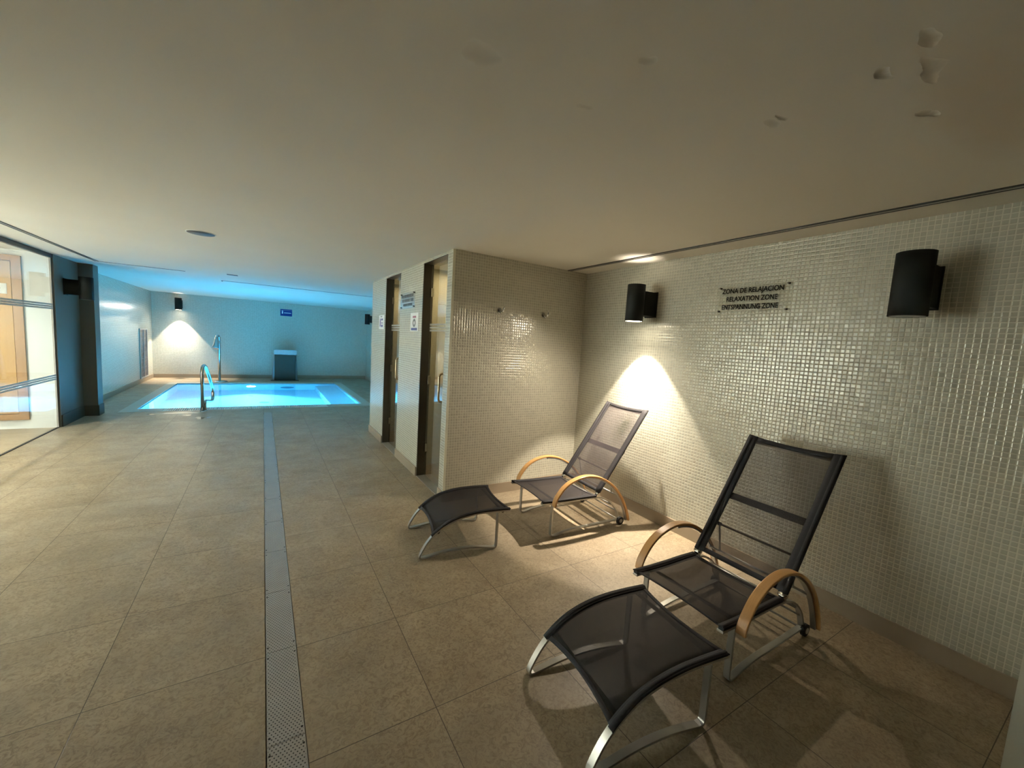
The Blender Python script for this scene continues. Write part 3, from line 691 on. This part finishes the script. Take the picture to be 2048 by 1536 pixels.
# cascade blade
root = empty('cascade_blade', (.55, 13.45, 0), label='wide stainless steel waterfall blade standing by the far edge of the pool', cat='waterfall')
def casc(th):
    prof = [(.10, .0), (.095, .25), (.08, .5), (.05, .70), (.0, .80), (-.07, .845), (-.16, .86)]
    return cat_(prof, 4)
pr = casc(.0)
def fn(a, b_):
    i = a*(len(pr)-1); k = min(int(i), len(pr)-2); tt = i-k
    y_ = pr[k][0]*(1-tt)+pr[k+1][0]*tt; z_ = pr[k][1]*(1-tt)+pr[k+1][1]*tt
    w_ = .335-.05*min(1, z_/.85)
    dy, dz = pr[k+1][0]-pr[k][0], pr[k+1][1]-pr[k][1]
    return ((b_-.5)*2*w_, y_, z_), (0, -dz, dy)
MB().sheet(fn, 30, 10, .012).build('curved_sheet', simple('brushed_dark_steel', (0.32, 0.34, 0.34), 0.3, metal=0.9), root)
MB().box(-.285, .285, -.215, -.165, .775, .905).build('outlet_lip', simple('bright_steel_lip', (0.62, 0.63, 0.62), 0.25, metal=0.7), root, bevel=.004)
MB().box(-.27, .27, .02, .10, 0, .80).build('rear_casing', M['bronze'], root, bevel=.01)
MB().box(-.36, .36, -.02, .16, 0, .012).build('foot_plate', M['bronze'], root)

# ventilation grille on the left wall of the pool hall
root = empty('wall_grille', (XW, 13.18, .70), label='tall louvred ventilation grille low on the left pool hall wall', cat='grille')
wy, wz = .36, .60
MB().box(.0005, .018, -wy, wy, wz-.03, wz).box(.0005, .018, -wy, wy, -wz, -wz+.03).box(.0005, .018, -wy, -wy+.03, -wz+.03, wz-.03).box(.0005, .018, wy-.03, wy, -wz+.03, wz-.03).box(.0005, .02, -.015, .015, -wz+.03, wz-.03).build('grille_frame', M['ventw'], root)
q = MB()
for k in range(36):
    z = -wz+.045+k*(2*wz-.09)/35; q.box(.002, .012, -wy+.03, wy-.03, z-.009, z+.006)
q.build('louvres', M['vent'], root)
# round ceiling fittings
root = empty('ceiling_downlight', (-.455, 4.51, H), label='round unlit recessed downlight in the ceiling, nearer the camera', cat='downlight')
q = MB(); q.lathe([(.108, -.0005), (.108, -.004), (.102, -.005), (.100, -.002)], (0, 0), 40); q.build('rim', M['white'], root)
q = MB(); q.lathe([(.0001, -.006), (.098, -.006), (.101, -.0005)], (0, 0), 40); q.build('diffuser', M['disc'], root)
root = empty('ceiling_vent', (-.40, 7.7, H), label='small dark ceiling vent slot before the pool', cat='vent')
MB().box(-.07, .07, -.045, .045, -.006, -.0005).build('vent_cover', M['disc'], root, bevel=.002)

# puddles
def puddle(x, y, rx, ry, label, rot=0):
    n = 26; pts = []
    for k in range(n):
        a = 2*PI*k/n; r_ = 1+.28*math.sin(3*a+x*7)+.16*math.sin(7*a+y*3); u_, v_ = rx*r_*math.cos(a), ry*r_*math.sin(a)
        pts.append((u_*math.cos(rot)-v_*math.sin(rot), u_*math.sin(rot)+v_*math.cos(rot)))
    q = MB(); q.quad(*[(px, py, .0016) for px, py in pts])
    q.grid([[(px, py, .0016) for px, py in pts], [(px*1.04, py*1.04, .0002) for px, py in pts]], closed_u=True)
    o = q.build('puddle', M['puddle']); o.location = (x, y, 0); tag(o, label, 'puddle', 'wet patches near the pool')
puddle(-1.25, 8.52, .30, .085, 'long shallow puddle on the floor just before the left end of the pool grate', .1)
puddle(-.83, 8.0, .08, .09, 'small puddle on the floor in front of the pool handrail')
puddle(-1.05, 8.30, .05, .06, 'tiny wet spot on the floor between the two larger puddles')

# ------------------------------------------------------------------ loungers and footstools
W = .26
def sampler(pr):
    L = [0]
    for a, b_ in zip(pr, pr[1:]): L.append(L[-1]+math.hypot(b_[0]-a[0], b_[1]-a[1]))
    def f_(t_):
        d_ = t_*L[-1]
        for i in range(len(L)-1):
            if d_ <= L[i+1] or i == len(L)-2:
                k = (d_-L[i])/(L[i+1]-L[i]); a, b_ = pr[i], pr[i+1]
                tx, tz = b_[0]-a[0], b_[1]-a[1]; l = math.hypot(tx, tz)
                return a[0]+(b_[0]-a[0])*k, a[1]+(b_[1]-a[1])*k, tx/l, tz/l
    return f_
def sling(root, pname, path, hw, sag, mat, hem_w=.05, front_curve=.0, back_curve=.0, sub='hem', off=.009):
    F = sampler(path)
    def surf(a, v, lift=0.0):
        # ends pulled in towards the middle of the sling
        s_ = 1-(v/hw)**2
        a2 = front_curve*s_*(1-a) + a*(1-back_curve*s_) if (front_curve or back_curve) else a
        u, z, tx, tz = F(min(max(a2, 0), 1)); nx, nz = -tz, tx
        dd = off+lift-sag*s_*(math.sin(PI*min(max(a, 0), 1))*.8+.2)
        return (u+nx*dd, v, z+nz*dd), (nx, 0, nz)
    main = MB().sheet(lambda a, b_: surf(a, (2*b_-1)*(hw-hem_w)), 24, 14, .0015).build(pname, mat, root)
    q = MB()
    for sgn in (-1, 1):
        q.sheet(lambda a, b_: surf(a, sgn*(hw-hem_w+hem_w*b_+.0*a), .002), 24, 3, .004)
    e = .035
    q.sheet(lambda a, b_: surf(a*e, (2*b_-1)*(hw-hem_w*.9), .001), 2, 14, .004)
    q.sheet(lambda a, b_: surf(1-a*e, (2*b_-1)*(hw-hem_w*.9), .001), 2, 14, .004)
    # sleeves wrapped round the rails
    for sgn in (-1, 1):
        pts = [surf(k/18, sgn*(hw-.016))[0] for k in range(19)]
        pts = [(p[0]+.0, p[1], p[2]-.004) for p in pts]
        q.tube(pts, .0125, 10)
    q.build(sub, M['hem'], main)
    return main

def make_lounger(label):
    root = empty('lounge_chair', (0, 0, 0), label=label, cat='lounge chair', group='black mesh loungers with wooden arms')
    rail = cat_([(-.10, .283), (.02, .277), (.16, .273), (.30, .272), (.42, .268), (.50, .252), (.58, .212), (.65, .145), (.688, .07), (.697, .045)], 5)
    leg = [(0, .272)] + cat_([(0, .20), (0, .06), (.003, .022), (.022, .009), (.05, .009)], 4) + cat_([(.12, .024), (.24, .036), (.34, .036), (.50, .038), (.64, .042), (.70, .042)], 4)
    for s_ in (-1, 1):
        MB().strip(rail, s_*(W-.017), .030, .011).build('side_rail', M['frame'], root, bevel=.0015)
        MB().strip(leg, s_*(W-.017), .030, .010).build('leg', M['frame'], root, bevel=.0015)
    arc = cat_([(-.016, .268), (-.008, .310), (.018, .355), (.065, .408), (.13, .448), (.21, .472), (.29, .478), (.38, .463), (.46, .432), (.54, .382), (.61, .318), (.67, .240), (.715, .158), (.742, .090), (.755, .045)], 5)
    inner = [(u-.0 - .012*0, z) for u, z in arc]
    n = len(arc)
    for s_ in (-1, 1):
        MB().strip(arc, s_*(W+.030), .046, .015).build('armrest', M['arm'], root, bevel=.004)
        # metal bow under the rear of the armrest
        lo = []
        for i in range(int(n*.42), n):
            a, b_ = arc[max(i-1, 0)], arc[min(i+1, n-1)]; tx, tz = b_[0]-a[0], b_[1]-a[1]; l = math.hypot(tx, tz)
            lo.append((arc[i][0]+tz/l*.0135*1, arc[i][1]-tx/l*.0135*1))
        MB().strip([(u-.0, z) for u, z in lo], s_*(W+.022), .026, .009).build('arm_bow', M['frame'], root, bevel=.001)
        q = MB(); q.tube([(.004, s_*(W-.03), .255), (.004, s_*(W+.03), .275)], .007, 10); q.build('arm_bolt', M['steel'], root)
        q = MB(); q.tube([(.702, s_*(W-.01), .034), (.702, s_*(W+.012), .034)], .034, 28); wl = q.build('wheel', M['rubber'], root, bevel=.003)
        q = MB(); q.tube([(.702, s_*(W-.012), .034), (.702, s_*(W+.015), .034)], .016, 20); q.build('wheel_hub', M['frame'], wl)
        # hinge
        q = MB(); q.box(.428, .462, s_*(W-.02)-.014, s_*(W-.02)+.014, .262, .300); hg = q.build('hinge', M['steel'], root, bevel=.003)
        q = MB(); q.tube([(.447, s_*(W-.02)-.022, .298), (.447, s_*(W-.02)+.022, .298)], .011, 14); q.build('hinge_pin', M['steel'], hg)
    # cross members of the base
    for nm, u, z, r_ in (('seat_crossbar', .07, .262, .009), ('seat_crossbar', .435, .262, .010), ('axle', .702, .034, .006), ('rear_crossbar', .60, .185, .007), ('rear_crossbar', .655, .125, .006)):
        MB().tube([(u, -W+.015, z), (u, W-.015, z)], r_, 12).build(nm, M['frame'], root)
    MB().tube([(.628, -W-.015, .272), (.628, W+.015, .272)], .0075, 12).build('recline_rod', M['frame'], root)
    # seat
    seat_path = cat_([(-.10, .291), (.02, .285), (.16, .281), (.30, .280), (.425, .276)], 5)
    sling(root, 'seat', seat_path, W, .014, M['sling2'], .035, .045, .05, 'seat_hem')
    # back
    A_ = (.455, .303); B_ = (.925, .982)
    L_ = math.hypot(B_[0]-A_[0], B_[1]-A_[1]); dx_, dz_ = (B_[0]-A_[0])/L_, (B_[1]-A_[1])/L_
    def bp(t_, o=0): # point along the back; o = offset towards the rear
        return (A_[0]+dx_*L_*t_+dz_*o, A_[1]+dz_*L_*t_-dx_*o)
    for s_ in (-1, 1):
        pts = [(*bp(k/14+0, .0)[:1], s_*(W-.018), bp(k/14)[1]) for k in range(15)]
        MB().tube(pts, .010, 12).build('back_rail', M['frame'], root)
    back_path = [bp(k/24) for k in range(25)]
    sling(root, 'backrest', back_path, W+.004, .016, M['sling'], .058, .0, .02, 'back_hem', off=.010)
    u, z = bp(.955, .012); MB().tube([(u, -W+.02, z), (u, W-.02, z)], .009, 12).build('top_bar', M['frame'], root)
    a, b_ = bp(.455, .014), bp(.505, .014)
    MB().strip([a, b_], 0, 2*W-.03, .008).build('back_strap', M['hem'], root)
    u, z = bp(.245, .022); MB().tube([(u, -W+.03, z), (u, W-.03, z)], .0065, 12).build('pivot_rod', M['bronze'], root)
    u1, z1 = .626, .270
    for s_ in (-1, 1):
        MB().tube([(u, s_*(W-.052), z), (u1, s_*(W-.052), z1)], .0055, 10).build('support_strut', M['frame'], root)
        MB().tube([(u, s_*(W-.052)-.010, z), (u, s_*(W-.052)+.010, z)], .012, 12).build('strut_knuckle', M['bronze'], root)
    return root

def make_stool(label):
    root = empty('footstool', (0, 0, 0), label=label, cat='footstool', group='black mesh footstools')
    top = [(.655, .277), (.58, .280), (.50, .281), (.42, .279), (.34, .270), (.26, .252), (.19, .225), (.13, .186), (.085, .148), (.05, .105), (.022, .058), (.008, .026), (.010, .011), (.03, .007)]
    path = cat_(top, 4) + cat_([(.08, .015), (.18, .030), (.28, .036), (.38, .032), (.47, .020), (.53, .009)], 4) + cat_([(.55, .010), (.558, .02), (.56, .045), (.56, .15), (.56, .268)], 4)
    w = .25
    for s_ in (-1, 1):
        MB().strip(path, s_*(w-.016), .030, .010).build('side_frame', M['frame'], root, bevel=.0015)
    for u, z, r_ in ((.13, .172, .010), (.60, .270, .010)):
        MB().tube([(u, -w+.015, z), (u, w-.015, z)], r_, 12).build('crossbar', M['bronze'], root)
    sp_ = cat_([(.655, .285), (.58, .288), (.50, .289), (.42, .287), (.34, .278), (.26, .260), (.19, .232), (.13, .192), (.085, .152)][::-1], 4)
    sling(root, 'sling', sp_, w+.002, .010, M['sling2'], .035, .05, .05, 'sling_hem', off=.004)
    return root

def place(root, x, y, deg): root.location = (x, y, 0); root.rotation_euler = (0, 0, R(deg))
ch = make_lounger('reclining mesh lounger with honey wood arms in the lamplight, nearer the partition'); place(ch, 1.928, 2.629, -3.6)
c2 = dup(ch); place(c2, 1.819, 1.149, -.5); c2['label'] = 'reclining black mesh lounger in the shade in the foreground, nearest the camera'
st = make_stool('black mesh footstool by the cabin door, in front of the farther lounger'); place(st, .928, 2.738, -8.3)
s2 = dup(st); place(s2, .992, 1.132, -7.2); s2['label'] = 'black mesh footstool in the foreground, cut by the lower edge, before the shaded lounger'
